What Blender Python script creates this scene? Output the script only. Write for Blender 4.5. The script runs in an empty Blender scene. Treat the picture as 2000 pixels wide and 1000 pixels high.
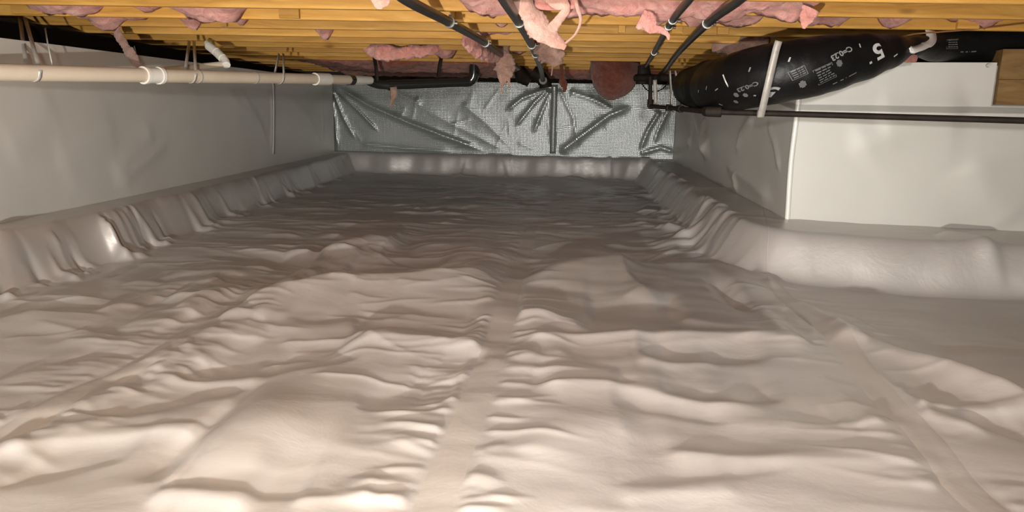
import bpy, bmesh, math, random
import numpy as np
from mathutils import Vector, Matrix
random.seed(7); RNG = np.random.default_rng(11)
SC = bpy.context.scene
COL = SC.collection

# ------------------------------------------------------------------ camera, light, exposure
FPX, CAMZ = 1400.0, 0.76            # focal length in pixels of the 2000 px wide frame, camera height
YAW, PITCH, ROLL = math.radians(3.07), math.radians(11.3), math.radians(1.1)
RM = Matrix.Rotation(YAW, 3, 'Z') @ Matrix.Rotation(math.pi/2 - PITCH, 3, 'X') @ Matrix.Rotation(ROLL, 3, 'Z')
camd = bpy.data.cameras.new('camera'); cam = bpy.data.objects.new('camera', camd); COL.objects.link(cam)
camd.sensor_width = 36.0; camd.lens = 36.0*FPX/2000.0; camd.clip_start = 0.02
cam.matrix_world = Matrix.Translation((0, 0, CAMZ)) @ RM.to_4x4()
SC.camera = cam

W = bpy.data.worlds.new('world'); SC.world = W; W.use_nodes = True
W.node_tree.nodes['Background'].inputs[0].default_value = (0.9, 0.95, 1.0, 1)
W.node_tree.nodes['Background'].inputs[1].default_value = 0.01

def lamp(name, loc, target, power, size, col, spread=180):
    d = bpy.data.lights.new(name, 'AREA'); d.shape = 'DISK'; d.size = size; d.energy = power; d.color = col
    d.spread = math.radians(spread)
    o = bpy.data.objects.new(name, d); COL.objects.link(o); o.location = loc
    o.rotation_euler = (Vector(target)-Vector(loc)).to_track_quat('-Z', 'Y').to_euler()
    return o
lamp('work_lamp', (-0.42, -0.45, 0.27), (-0.75, 3.0, 0.55), 150, 0.06, (1.0, 0.96, 0.90))
lamp('fill_lamp', (0.1, -0.9, 1.08), (0.0, 1.6, 0.0), 56, 0.2, (1.0, 0.985, 0.96), 95)  # added fill behind the camera to brighten the near floor, no real lamp
lamp('phone_flash', (0.06, -0.03, 0.84), (-0.2, 4.0, 0.55), 6, 0.04, (1.0, 0.97, 0.92))

VS = SC.view_settings
SC.display_settings.display_device = 'sRGB'
VS.view_transform = 'Standard'; VS.look = 'None'; VS.gamma = 1.0; VS.exposure = 0.0
VS.use_curve_mapping = False

# ------------------------------------------------------------------ pixels of the photograph -> points of the place
def ray(x, y): return RM @ Vector(((x-1000)/FPX, (500-y)/FPX, -1.0))
O = Vector((0, 0, CAMZ))
def atz(x, y, z=0.0):
    d = ray(x, y); return O + d*((z-CAMZ)/d.z)
def aty(x, y, Y):
    d = ray(x, y); return O + d*(Y/d.y)
def atplane(x, y, P, n):
    d = ray(x, y); return O + d*((P-O).dot(n)/d.dot(n))
def proj(p):
    v = RM.transposed() @ (Vector(p)-O); return 1000+FPX*v.x/-v.z, 500-FPX*v.y/-v.z

# ------------------------------------------------------------------ tags
def tag(o, label=None, cat=None, group=None, kind=None):
    if label: o['label'] = label
    if cat: o['category'] = cat
    if group: o['group'] = group
    if kind: o['kind'] = kind
    return o
def empty(name, loc, label, cat, group=None):
    o = bpy.data.objects.new(name, None); COL.objects.link(o); o.location = loc; o.empty_display_size = 0.05
    bpy.context.view_layer.update()
    return tag(o, label, cat, group)
def link(name, me, mat, parent=None, smooth=True):
    o = bpy.data.objects.new(name, me); COL.objects.link(o)
    if mat and not me.materials: me.materials.append(mat)
    if smooth: me.polygons.foreach_set('use_smooth', [True]*len(me.polygons))
    if parent:
        o.parent = parent
        o.matrix_parent_inverse = Matrix.Translation(parent.location).inverted()
    return o

# ------------------------------------------------------------------ materials
def nt(name):
    m = bpy.data.materials.new(name); m.use_nodes = True
    t = m.node_tree; b = t.nodes['Principled BSDF']; return m, t, b
def N(t, ty, **kw):
    n = t.nodes.new(ty)
    for k, v in kw.items():
        if k in ('operation', 'blend_type', 'data_type', 'noise_dimensions', 'wave_type', 'bands_direction', 'feature', 'noise_type'): setattr(n, k, v)
        else: n.inputs[k].default_value = v
    return n
def ramp(t, fac, stops):
    r = t.nodes.new('ShaderNodeValToRGB'); e = r.color_ramp.elements
    while len(e) < len(stops): e.new(0.5)
    for el, (p, c) in zip(e, stops): el.position = p; el.color = (*c, 1)
    t.links.new(fac, r.inputs[0]); return r
def plain(name, col, rough=0.5, metal=0.0, spec=0.5, var=0.15, scale=18, bump=0.0):
    m, t, b = nt(name)
    tc = N(t, 'ShaderNodeTexCoord'); n = N(t, 'ShaderNodeTexNoise', Scale=scale, Detail=5.0, Roughness=0.6)
    t.links.new(tc.outputs['Object'], n.inputs['Vector'])
    a = tuple(max(0, c*(1-var)) for c in col); c2 = tuple(min(1, c*(1+var)) for c in col)
    r = ramp(t, n.outputs[0], [(0.3, a), (0.7, c2)]); t.links.new(r.outputs[0], b.inputs['Base Color'])
    b.inputs['Roughness'].default_value = rough; b.inputs['Metallic'].default_value = metal
    b.inputs['Specular IOR Level'].default_value = spec
    if bump:
        bp = N(t, 'ShaderNodeBump', Strength=1.0, Distance=bump); t.links.new(n.outputs[0], bp.inputs['Height']); t.links.new(bp.outputs[0], b.inputs['Normal'])
    return m
def liner(name, c1, c2, rough, crumple=0.004, weave=0.0, spec=0.5, scale=5.0, metal=0.5):
    """white reinforced polyethylene sheet: soft crumple, fine scrim weave, semi-gloss"""
    m, t, b = nt(name)
    tc = N(t, 'ShaderNodeTexCoord')
    n = N(t, 'ShaderNodeTexNoise', Scale=1.3, Detail=4.0, Roughness=0.55); t.links.new(tc.outputs['Object'], n.inputs['Vector'])
    r = ramp(t, n.outputs[0], [(0.35, c1), (0.65, c2)]); t.links.new(r.outputs[0], b.inputs['Base Color'])
    b.inputs['Roughness'].default_value = rough; b.inputs['Specular IOR Level'].default_value = spec; b.inputs['Metallic'].default_value = metal
    n2 = N(t, 'ShaderNodeTexNoise', Scale=scale, Detail=6.0, Roughness=0.55, Distortion=0.4); t.links.new(tc.outputs['Object'], n2.inputs['Vector'])
    bp = N(t, 'ShaderNodeBump', Strength=1.0, Distance=crumple); t.links.new(n2.outputs[0], bp.inputs['Height'])
    last = bp
    if weave:
        sep = N(t, 'ShaderNodeSeparateXYZ'); t.links.new(tc.outputs['Object'], sep.inputs[0])
        hs = []
        for ax in ('X', 'Y', 'Z'):
            mu = N(t, 'ShaderNodeMath', operation='MULTIPLY'); mu.inputs[1].default_value = 2*math.pi/0.018
            t.links.new(sep.outputs[ax], mu.inputs[0])
            si = N(t, 'ShaderNodeMath', operation='SINE'); t.links.new(mu.outputs[0], si.inputs[0]); hs.append(si)
        a1 = N(t, 'ShaderNodeMath', operation='ADD'); t.links.new(hs[0].outputs[0], a1.inputs[0]); t.links.new(hs[2].outputs[0], a1.inputs[1])
        b2 = N(t, 'ShaderNodeBump', Strength=1.0, Distance=weave); t.links.new(a1.outputs[0], b2.inputs['Height'])
        t.links.new(bp.outputs[0], b2.inputs['Normal']); last = b2
    t.links.new(last.outputs[0], b.inputs['Normal'])
    return m
def wood(name, dark, mid, light, seed=0.0):
    m, t, b = nt(name)
    tc = N(t, 'ShaderNodeTexCoord'); oi = N(t, 'ShaderNodeObjectInfo')
    mp = N(t, 'ShaderNodeMapping'); mp.inputs['Scale'].default_value = (1.2, 14, 14)
    off = N(t, 'ShaderNodeVectorMath', operation='SCALE'); off.inputs['Scale'].default_value = 37.0
    cmb = N(t, 'ShaderNodeCombineXYZ')
    for i in range(3): t.links.new(oi.outputs['Random'], cmb.inputs[i])
    t.links.new(cmb.outputs[0], off.inputs[0])
    ad = N(t, 'ShaderNodeVectorMath', operation='ADD'); t.links.new(tc.outputs['Object'], ad.inputs[0]); t.links.new(off.outputs[0], ad.inputs[1])
    t.links.new(ad.outputs[0], mp.inputs['Vector'])
    n = N(t, 'ShaderNodeTexNoise', Scale=1.6, Detail=6.0, Roughness=0.62, Distortion=1.2); t.links.new(mp.outputs[0], n.inputs['Vector'])
    r = ramp(t, n.outputs[0], [(0.25, dark), (0.5, mid), (0.75, light)])
    # knots
    mp2 = N(t, 'ShaderNodeMapping'); mp2.inputs['Scale'].default_value = (2.2, 7, 7); t.links.new(ad.outputs[0], mp2.inputs['Vector'])
    vo = N(t, 'ShaderNodeTexVoronoi', Scale=1.0); t.links.new(mp2.outputs[0], vo.inputs['Vector'])
    kr = ramp(t, vo.outputs['Distance'], [(0.04, (0.35, 0.24, 0.15)), (0.12, (1, 1, 1))])
    mx = N(t, 'ShaderNodeMix', data_type='RGBA', blend_type='MULTIPLY'); mx.inputs[0].default_value = 0.85
    t.links.new(r.outputs[0], mx.inputs[6]); t.links.new(kr.outputs[0], mx.inputs[7])
    hv = N(t, 'ShaderNodeHueSaturation'); t.links.new(mx.outputs[2], hv.inputs['Color'])
    mr = N(t, 'ShaderNodeMapRange'); mr.inputs['To Min'].default_value = 0.78; mr.inputs['To Max'].default_value = 1.12
    t.links.new(oi.outputs['Random'], mr.inputs[0]); t.links.new(mr.outputs[0], hv.inputs['Value'])
    t.links.new(hv.outputs[0], b.inputs['Base Color']); b.inputs['Roughness'].default_value = 0.62; b.inputs['Specular IOR Level'].default_value = 0.3
    bp = N(t, 'ShaderNodeBump', Strength=1.0, Distance=0.0015); t.links.new(n.outputs[0], bp.inputs['Height']); t.links.new(bp.outputs[0], b.inputs['Normal'])
    return m
def fluff(name, dark, mid, light):
    m, t, b = nt(name)
    tc = N(t, 'ShaderNodeTexCoord'); n = N(t, 'ShaderNodeTexNoise', Scale=16.0, Detail=9.0, Roughness=0.72, Distortion=0.8)
    t.links.new(tc.outputs['Object'], n.inputs['Vector'])
    r = ramp(t, n.outputs[0], [(0.28, dark), (0.5, mid), (0.72, light)]); t.links.new(r.outputs[0], b.inputs['Base Color'])
    b.inputs['Roughness'].default_value = 0.95; b.inputs['Specular IOR Level'].default_value = 0.1
    b.inputs['Sheen Weight'].default_value = 0.3
    bp = N(t, 'ShaderNodeBump', Strength=1.0, Distance=0.02); t.links.new(n.outputs[0], bp.inputs['Height']); t.links.new(bp.outputs[0], b.inputs['Normal'])
    return m

M_FLOOR = liner('white floor sheet', (0.54, 0.515, 0.485), (0.58, 0.555, 0.525), 0.40, 0.004, metal=0.58)
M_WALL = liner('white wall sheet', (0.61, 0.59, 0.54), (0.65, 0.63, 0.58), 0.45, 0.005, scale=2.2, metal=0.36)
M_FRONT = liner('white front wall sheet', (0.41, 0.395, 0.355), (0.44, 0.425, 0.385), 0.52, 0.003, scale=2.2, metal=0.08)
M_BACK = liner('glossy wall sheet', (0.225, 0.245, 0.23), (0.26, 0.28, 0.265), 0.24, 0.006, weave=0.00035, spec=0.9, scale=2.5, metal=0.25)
M_TAPE = liner('seam tape', (0.52, 0.485, 0.445), (0.56, 0.525, 0.485), 0.44, 0.004, metal=0.56)
M_WTAPE = plain('wall seam tape', (0.64, 0.62, 0.57), 0.28, var=0.05, scale=6)
M_WOOD = wood('pine lumber', (0.36, 0.17, 0.032), (0.50, 0.265, 0.057), (0.60, 0.345, 0.10))
M_WOODB = wood('beam lumber', (0.10, 0.052, 0.014), (0.15, 0.085, 0.026), (0.19, 0.115, 0.04))
M_SUB = plain('subfloor panel', (0.30, 0.19, 0.08), 0.8)
M_SILL = plain('sill in painted shade', (0.012, 0.009, 0.007), 0.9, spec=0.1)  # near-black colour stands in for the shadow behind the joists
M_CONC = plain('grey concrete', (0.22, 0.21, 0.19), 0.9, bump=0.003)
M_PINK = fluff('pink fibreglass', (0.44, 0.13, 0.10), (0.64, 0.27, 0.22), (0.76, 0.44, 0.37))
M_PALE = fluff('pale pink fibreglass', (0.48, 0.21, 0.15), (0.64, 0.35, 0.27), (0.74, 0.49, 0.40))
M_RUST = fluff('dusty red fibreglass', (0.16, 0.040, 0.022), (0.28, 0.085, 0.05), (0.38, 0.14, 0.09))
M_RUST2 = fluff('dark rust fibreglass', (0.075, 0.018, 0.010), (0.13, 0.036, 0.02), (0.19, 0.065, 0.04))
M_BROWN = fluff('dusty brown fibreglass', (0.20, 0.10, 0.07), (0.34, 0.19, 0.14), (0.48, 0.30, 0.23))
M_IRON = plain('black iron pipe', (0.030, 0.026, 0.022), 0.38, 0.35, var=0.4, scale=25)
M_RUSTIRON = plain('dark rusty iron pipe', (0.014, 0.009, 0.006), 0.7, 0.1, spec=0.25, var=0.6, scale=14)
M_ZINC = plain('zinc fitting', (0.16, 0.155, 0.14), 0.35, 0.9, var=0.3)
M_PVC = plain('cream plastic pipe', (0.62, 0.52, 0.40), 0.35, var=0.06, scale=5)
M_PVCW = plain('white plastic fitting', (0.74, 0.70, 0.62), 0.3, var=0.05, scale=5)
M_ABS = plain('black plastic pipe', (0.020, 0.020, 0.019), 0.16, spec=0.9, var=0.2)
M_DUCT = plain('black duct jacket', (0.004, 0.004, 0.004), 0.45, spec=0.25, var=0.2, scale=9, bump=0.006)
M_PRINT = plain('white print', (0.42, 0.42, 0.40), 0.5, var=0.1)
M_PRINTM = plain('pale print', (0.22, 0.22, 0.21), 0.5, var=0.1)
M_PRINTG = plain('grey print', (0.10, 0.10, 0.10), 0.5, var=0.2)
M_STRAP = plain('galvanised strap', (0.50, 0.48, 0.43), 0.45, 0.3, var=0.15, scale=40)
M_GTAPE = plain('grey strap webbing', (0.50, 0.49, 0.46), 0.4, 0.1, var=0.08)
M_WIRE = plain('grey wire', (0.30, 0.28, 0.25), 0.5)
M_BWIRE = plain('brown cable', (0.20, 0.09, 0.03), 0.5)
M_PLUG = plain('grey plastic pin', (0.40, 0.38, 0.34), 0.4)

# ------------------------------------------------------------------ mesh helpers
def np_noise(x, y, seed=0):
    xi = np.floor(x).astype(np.int64); yi = np.floor(y).astype(np.int64); xf = x-xi; yf = y-yi
    def h(a, b):
        n = (a*374761393 + b*668265263 + seed*982451653) & 0xffffffff
        n = ((n ^ (n >> 13))*1274126177) & 0xffffffff
        n = (n ^ (n >> 16)) & 0xffffffff
        return n/4294967295.0*2*np.pi
    def g(a, b, dx, dy):
        t = h(a, b); return np.cos(t)*dx + np.sin(t)*dy
    u = xf*xf*xf*(xf*(xf*6-15)+10); v = yf*yf*yf*(yf*(yf*6-15)+10)
    a = g(xi, yi, xf, yf); b = g(xi+1, yi, xf-1, yf); c = g(xi, yi+1, xf, yf-1); d = g(xi+1, yi+1, xf-1, yf-1)
    return (a*(1-u)+b*u)*(1-v) + (c*(1-u)+d*u)*v
def sstep(a, b, x):
    t = np.clip((x-a)/(b-a), 0, 1); return t*t*(3-2*t)
def catmull(pts, n=8):
    P = [Vector(p) for p in pts]
    if len(P) < 3: return P
    P = [P[0]*2-P[1]] + P + [P[-1]*2-P[-2]]; out = []
    for i in range(1, len(P)-2):
        for k in range(n):
            t = k/n; a, b, c, d = P[i-1], P[i], P[i+1], P[i+2]
            out.append(0.5*((2*b) + (c-a)*t + (2*a-5*b+4*c-d)*t*t + (3*b-a-3*c+d)*t**3))
    out.append(P[-2].copy()); return out
def frames(P):
    T = []
    for i in range(len(P)):
        T.append((P[min(i+1, len(P)-1)]-P[max(i-1, 0)]).normalized())
    up = Vector((0, 0, 1))
    if abs(T[0].z) > 0.9: up = Vector((1, 0, 0))
    n = (up - T[0]*up.dot(T[0])).normalized(); fr = []
    for t in T:
        n = (n - t*n.dot(t)).normalized(); fr.append((t, n, t.cross(n)))
    return fr
class MB:
    def __init__(s): s.v = []; s.f = []
    def add(s, v, f):
        o = len(s.v); s.v += [tuple(p) for p in v]; s.f += [tuple(i+o for i in q) for q in f]; return s
    def box(s, a, b, bev=0.0):
        (x0, y0, z0), (x1, y1, z1) = a, b
        v = [(x0, y0, z0), (x1, y0, z0), (x1, y1, z0), (x0, y1, z0), (x0, y0, z1), (x1, y0, z1), (x1, y1, z1), (x0, y1, z1)]
        return s.add(v, [(0, 3, 2, 1), (4, 5, 6, 7), (0, 1, 5, 4), (1, 2, 6, 5), (2, 3, 7, 6), (3, 0, 4, 7)])
    def prism(s, poly, z0, z1):
        n = len(poly); v = [(x, y, z0) for x, y in poly] + [(x, y, z1) for x, y in poly]
        return s.add(v, [tuple(range(n-1, -1, -1)), tuple(range(n, 2*n))] + [(i, (i+1) % n, n+(i+1) % n, n+i) for i in range(n)])
    def tube(s, P, r, n=16, cap=True, squash=None, wob=0.0, wobs=20, seed=0):
        P = [Vector(p) for p in P]; R = r if isinstance(r, (list, tuple)) else [r]*len(P); fr = frames(P); v = []; f = []
        for i, p in enumerate(P):
            t, a, b = fr[i]
            for k in range(n):
                th = 2*math.pi*k/n; rr = R[i]
                if wob:
                    from mathutils import noise
                    q = p + (a*math.cos(th)+b*math.sin(th))*rr
                    rr *= 1 + wob*(noise.noise(q*wobs+Vector((seed, seed*2, 0))) + 0.6*noise.noise(q*wobs*2.7+Vector((seed, 0, 5))) + (0.5*noise.noise(q*wobs*6+Vector((seed, 3, 5))) if wobs > 10 else 0))
                ca, cb = math.cos(th), math.sin(th)
                if squash: cb *= squash
                v.append(p + (a*ca+b*cb)*rr)
        for i in range(len(P)-1):
            for k in range(n): f.append((i*n+k, i*n+(k+1) % n, (i+1)*n+(k+1) % n, (i+1)*n+k))
        if cap: f.append(tuple(range(n-1, -1, -1))); f.append(tuple((len(P)-1)*n+k for k in range(n)))
        return s.add(v, f)
    def ribbon(s, P, w, th, side):
        """flat strap of width w, thickness th; side = width direction"""
        P = [Vector(p) for p in P]; v = []; f = []
        for i, p in enumerate(P):
            t = (P[min(i+1, len(P)-1)]-P[max(i-1, 0)]).normalized(); sd = Vector(side[i]) if isinstance(side, list) else Vector(side)
            sd = (sd - t*sd.dot(t)).normalized(); nn = t.cross(sd); ww = w[i] if isinstance(w, list) else w
            v += [p+sd*ww/2+nn*th/2, p-sd*ww/2+nn*th/2, p-sd*ww/2-nn*th/2, p+sd*ww/2-nn*th/2]
        for i in range(len(P)-1):
            for k in range(4): f.append((i*4+k, i*4+(k+1) % 4, (i+1)*4+(k+1) % 4, (i+1)*4+k))
        f.append((3, 2, 1, 0)); L = (len(P)-1)*4; f.append((L, L+1, L+2, L+3))
        return s.add(v, f)
    def mesh(s, name):
        me = bpy.data.meshes.new(name); me.from_pydata(s.v, [], s.f); me.update(); return me
    def build(s, name, mat, parent=None, smooth=True, autos=True):
        me = s.mesh(name); o = link(name, me, mat, parent, smooth)
        if smooth and autos:
            bm = bmesh.new(); bm.from_mesh(me)
            bmesh.ops.recalc_face_normals(bm, faces=bm.faces[:])
            for e in bm.edges:
                if len(e.link_faces) == 2 and e.calc_face_angle(0) > 0.7: e.smooth = False
            bm.to_mesh(me); bm.free()
        return o
def grid_mesh(name, X, Y, Z, keep=None):
    """structured grid of points (R,C) -> mesh"""
    R, C = X.shape; co = np.stack([X, Y, Z], -1).reshape(-1, 3).astype(np.float32)
    i = np.arange(R*C).reshape(R, C)
    q = np.stack([i[:-1, :-1], i[:-1, 1:], i[1:, 1:], i[1:, :-1]], -1).reshape(-1, 4)
    if keep is not None:
        k = (keep[:-1, :-1] & keep[:-1, 1:] & keep[1:, 1:] & keep[1:, :-1]).reshape(-1); q = q[k]
    used = np.zeros(R*C, bool); used[q.reshape(-1)] = True
    rem = np.cumsum(used)-1; co = co[used]; q = rem[q]
    me = bpy.data.meshes.new(name)
    me.vertices.add(len(co)); me.vertices.foreach_set('co', co.reshape(-1))
    me.loops.add(len(q)*4); me.loops.foreach_set('vertex_index', q.reshape(-1).astype(np.int32))
    me.polygons.add(len(q)); me.polygons.foreach_set('loop_start', (np.arange(len(q))*4).astype(np.int32))
    me.update(calc_edges=True); me.validate(); return me

class Relief:
    """a height map over two sorted axes, to which folds are added"""
    def __init__(s, ax, ay):
        s.ax = ax; s.ay = ay; s.X, s.Y = np.meshgrid(ax, ay); s.Z = np.zeros_like(s.X)
    def fold(s, pts, h, wn, wf=None, taper=(0.25, 0.25), power=1.5):
        """ridge along a polyline; wn/wf = half widths on its right/left side"""
        wf = wn if wf is None else wf; pts = np.array(pts, float); wm = 3.2*max(wn, wf)
        x0, y0 = pts.min(0)-wm; x1, y1 = pts.max(0)+wm
        i0, i1 = np.searchsorted(s.ax, [x0, x1]); j0, j1 = np.searchsorted(s.ay, [y0, y1])
        if i1 <= i0 or j1 <= j0: return
        X = s.X[j0:j1, i0:i1]; Y = s.Y[j0:j1, i0:i1]
        seg = np.diff(pts, axis=0); L = np.hypot(seg[:, 0], seg[:, 1]); tot = L.sum(); acc = 0
        best = np.full(X.shape, 1e9); tt = np.zeros_like(X); sg = np.ones_like(X)
        for (px, py), (dx, dy), l in zip(pts[:-1], seg, L):
            if l < 1e-6: continue
            t = np.clip(((X-px)*dx+(Y-py)*dy)/(l*l), 0, 1)
            ex = X-px-t*dx; ey = Y-py-t*dy; d = np.hypot(ex, ey); m = d < best
            best = np.where(m, d, best); tt = np.where(m, (acc+t*l)/tot, tt)
            sg = np.where(m, np.sign(dx*ey-dy*ex), sg); acc += l
        w = np.where(sg > 0, wf, wn); tp = np.ones_like(tt)
        if taper[0] > 0: tp *= sstep(0, taper[0], tt)
        if taper[1] > 0: tp *= sstep(0, taper[1], 1-tt)
        wl = w*(0.45+0.55*tp)
        s.Z[j0:j1, i0:i1] += h*tp*np.exp(-(np.sqrt((best/wl)**2+0.02)-0.141)**power)
    def sample(s, x, y):
        i = int(np.clip(np.searchsorted(s.ax, x)-1, 0, len(s.ax)-2)); j = int(np.clip(np.searchsorted(s.ay, y)-1, 0, len(s.ay)-2))
        u = (x-s.ax[i])/(s.ax[i+1]-s.ax[i]); v = (y-s.ay[j])/(s.ay[j+1]-s.ay[j]); Z = s.Z
        return (Z[j, i]*(1-u)+Z[j, i+1]*u)*(1-v) + (Z[j+1, i]*(1-u)+Z[j+1, i+1]*u)*v

# ------------------------------------------------------------------ plan of the crawl space (metres)
JZ = 1.19                                            # underside of the joists
def XL(y): return -2.50 - 0.04*(y-3.1)               # left wall
def YB(x): return 8.85 - 0.06*(x+0.5)                # back wall
CX, CY = 1.28, 3.93                                  # front corner of the foundation block on the right
def XJ(y): return CX + 0.035*(y-CY)                  # its side wall
def YR(x): return CY - 0.20*(x-CX)                   # its front wall (right wall)
XR, YF = 4.2, -2.6                                   # right end and the wall behind the camera

# ------------------------------------------------------------------ floor: one sheet of vapour barrier over ground and footing
ax = np.concatenate([np.arange(-2.95, 2.5, 0.0095), np.arange(2.5, XR+0.05, 0.06)])
ay = np.concatenate([np.arange(YF-0.05, 1.0, 0.06), np.arange(1.0, 4.1, 0.0075), np.arange(4.1, 8.95, 0.013), [8.96, 9.0, 9.05]])
FR = Relief(ax, ay); X, Y = FR.X, FR.Y
wob = 0.10*np_noise(X*1.7, Y*1.7, 3) + 0.05*np_noise(X*4.3, Y*4.3, 4)
dl = X-XL(Y) + wob*0.35
db = YB(X)-Y + wob*0.9
gx = XJ(Y)-X; gy = YR(X)-Y
dk = np.where((gx > 0) & (gy > 0), np.hypot(gx, gy), np.maximum(gx, gy)) + wob*0.25
front = sstep(0, 1, np.clip((gy-gx)/0.6+0.5, 0, 1))  # 1 where the nearest face is the right wall's
led_l = 0.225*(1-sstep(0.19, 0.34, dl))
led_b = 0.25*(1-sstep(0.17, 0.28, db))
led_k = 0.225*(1-sstep(0.33-0.05*(1-front)+.07*front, 0.47+0.10*front, dk))
FR.Z = np.maximum(np.maximum(led_l, led_b), led_k)
fm = 1-sstep(0.02, 0.12, FR.Z)                       # 1 on the open floor
# broad swells and anisotropic creases
far = sstep(3.0, 5.0, Y)
FR.Z += fm*(0.020*np_noise(X*0.9+3, Y*1.6, 21) + 0.012*np_noise(X*1.6, Y*3.2+0.4*X, 22))
FR.Z += fm*(0.12+0.25*far)*(0.016*np.abs(np_noise(X*1.5+0.5*Y, Y*5.5, 23))+0.010*np.abs(np_noise(X*3.0-0.3*Y, Y*9.0, 24)))
FR.Z += fm*far*0.008*np.abs(np_noise(X*1.7-0.6*Y, Y*4.0, 25))

def catmull_xy(pts): return [tuple(q[:2]) for q in catmull([(*p, 0) for p in pts], 6)]
def G(*p): return [tuple(atz(x, y, 0.0)[:2]) for x, y in p]
# named folds of the photograph, set down as slopes that rise (r) or fall (d) away from the viewer and then summed into heights:
# strength, spread toward and away from the viewer (in pixels of depth), line from left to right
SL = Relief(ax, ay)
def slope(k, near, far_, pts, taper=(.12, .2), power=1.3):
    q = atz(*pts[len(pts)//2], 0.0); m = q.y*q.y/(CAMZ*FPX)*1.05
    SL.fold(catmull_xy(G(*pts)), k, max(near*m, .012), max(far_*m, .012), taper, power)
def r(k, near, far_, *p, **kw): slope(k*.42, near, far_, p, **kw)
def d(k, near, far_, *p, **kw): slope(-k*.36, near, far_, p, **kw)
r(1.1, 30, 3, (462, 606), (520, 598), (570, 590), (640, 574), (720, 567), (800, 563), (900, 556), (975, 552), taper=(.03, .15))
r(.9, 14, 3, (640, 694), (700, 680), (760, 672), (830, 670), (900, 676), (950, 690), taper=(.1, .04))
r(.8, 5, 2, (272, 714), (350, 709), (460, 704), taper=(.03, .4))
r(.6, 15, 4, (270, 752), (340, 748), (450, 748), (520, 744))
r(.35, 60, 40, (330, 905), (420, 880), (560, 850), (700, 840))
r(.9, 16, 4, (-30, 905), (60, 882), (150, 866), (250, 856), (330, 852), (392, 858), taper=(0, .08))
r(.5, 12, 40, (312, 945), (420, 925), (540, 915), taper=(.05, .3))
r(.8, 30, 12, (270, 992), (330, 977), (400, 985), (500, 1000)); r(.6, 14, 6, (560, 987), (660, 978), (740, 985))
r(.7, 8, 3, (-10, 560), (20, 568), (50, 580)); r(.5, 14, 4, (-20, 592), (60, 584), (130, 590), (220, 602))
r(.5, 20, 5, (-20, 634), (60, 628), (150, 628), (220, 632)); r(.7, 4, 3, (190, 618), (230, 606), (280, 600))
r(.5, 22, 4, (230, 642), (290, 636), (350, 640)); r(.7, 8, 3, (310, 590), (360, 586), (440, 592)); r(.9, 6, 3, (350, 606), (372, 616), (390, 622))
r(1., 8, 3, (424, 631), (470, 628), (530, 636), taper=(.05, .3)); r(.6, 10, 5, (365, 672), (410, 662), (470, 660), (520, 666))
r(.5, 8, 6, (200, 744), (270, 732), (330, 722)); r(.4, 25, 10, (-20, 746), (100, 738), (200, 722)); r(.4, 14, 6, (-20, 832), (90, 815), (180, 800), (230, 780))
r(1.1, 10, 4, (625, 502), (690, 491), (750, 484), (788, 488)); r(1., 4, 2, (600, 510), (650, 512), (690, 514)); r(.8, 4, 3, (550, 500), (610, 496))
r(.6, 10, 4, (800, 490), (880, 488), (960, 494)); r(.8, 4, 2, (570, 536), (620, 532)); r(.9, 5, 3, (530, 552), (560, 551), (582, 560)); r(.7, 8, 3, (460, 585), (510, 578), (550, 572))
r(.8, 4, 2, (690, 546), (850, 538), (995, 533)); r(.7, 5, 3, (850, 515), (920, 505), (1010, 498)); r(.6, 5, 3, (300, 545), (400, 538), (500, 540)); r(.6, 6, 3, (230, 560), (330, 556), (440, 560))
d(.9, 3, 14, (480, 590), (560, 578), (700, 552), (850, 542), (990, 532)); d(1.1, 14, 14, (680, 648), (760, 640), (850, 645), (950, 650))
d(1.1, 4, 22, (330, 748), (430, 738), (520, 732), (600, 722), (720, 702)); d(.8, 7, 8, (-20, 872), (100, 845), (210, 822), (330, 800), (430, 775), (510, 750))
d(.7, 8, 10, (-20, 960), (80, 936), (170, 912), (260, 890)); d(.9, 10, 2, (316, 957), (420, 962), (530, 968), (620, 968), (760, 972), taper=(.03, .3))
d(.4, 14, 14, (280, 950), (330, 905), (380, 870), (460, 835)); d(.7, 5, 4, (180, 845), (300, 838), (420, 835), (472, 832))
d(.6, 10, 10, (350, 505), (430, 500), (520, 508), (600, 520), (800, 515), (980, 522)); d(.6, 8, 6, (560, 622), (610, 632), (660, 624), (740, 612))
d(.6, 5, 4, (-20, 612), (60, 606), (150, 605), (240, 604)); d(.4, 12, 8, (-20, 660), (60, 655), (130, 668)); d(.5, 6, 5, (110, 714), (180, 700), (270, 698))
d(.5, 5, 5, (200, 606), (270, 598), (340, 590)); d(.8, 6, 5, (850, 708), (905, 715), (950, 706)); d(.35, 25, 20, (690, 790), (780, 778), (850, 772))
d(.8, 4, 2, (800, 786), (845, 789), (885, 795)); d(.8, 4, 2, (780, 764), (830, 768), (893, 774)); d(.8, 4, 2, (690, 800), (780, 805), (876, 813)); d(.8, 4, 2, (800, 742), (850, 746), (905, 752))
d(.3, 12, 12, (640, 950), (700, 935), (760, 930)); d(.6, 6, 8, (180, 540), (260, 545), (360, 560)); d(.6, 4, 8, (400, 570), (470, 565), (560, 556))
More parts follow.
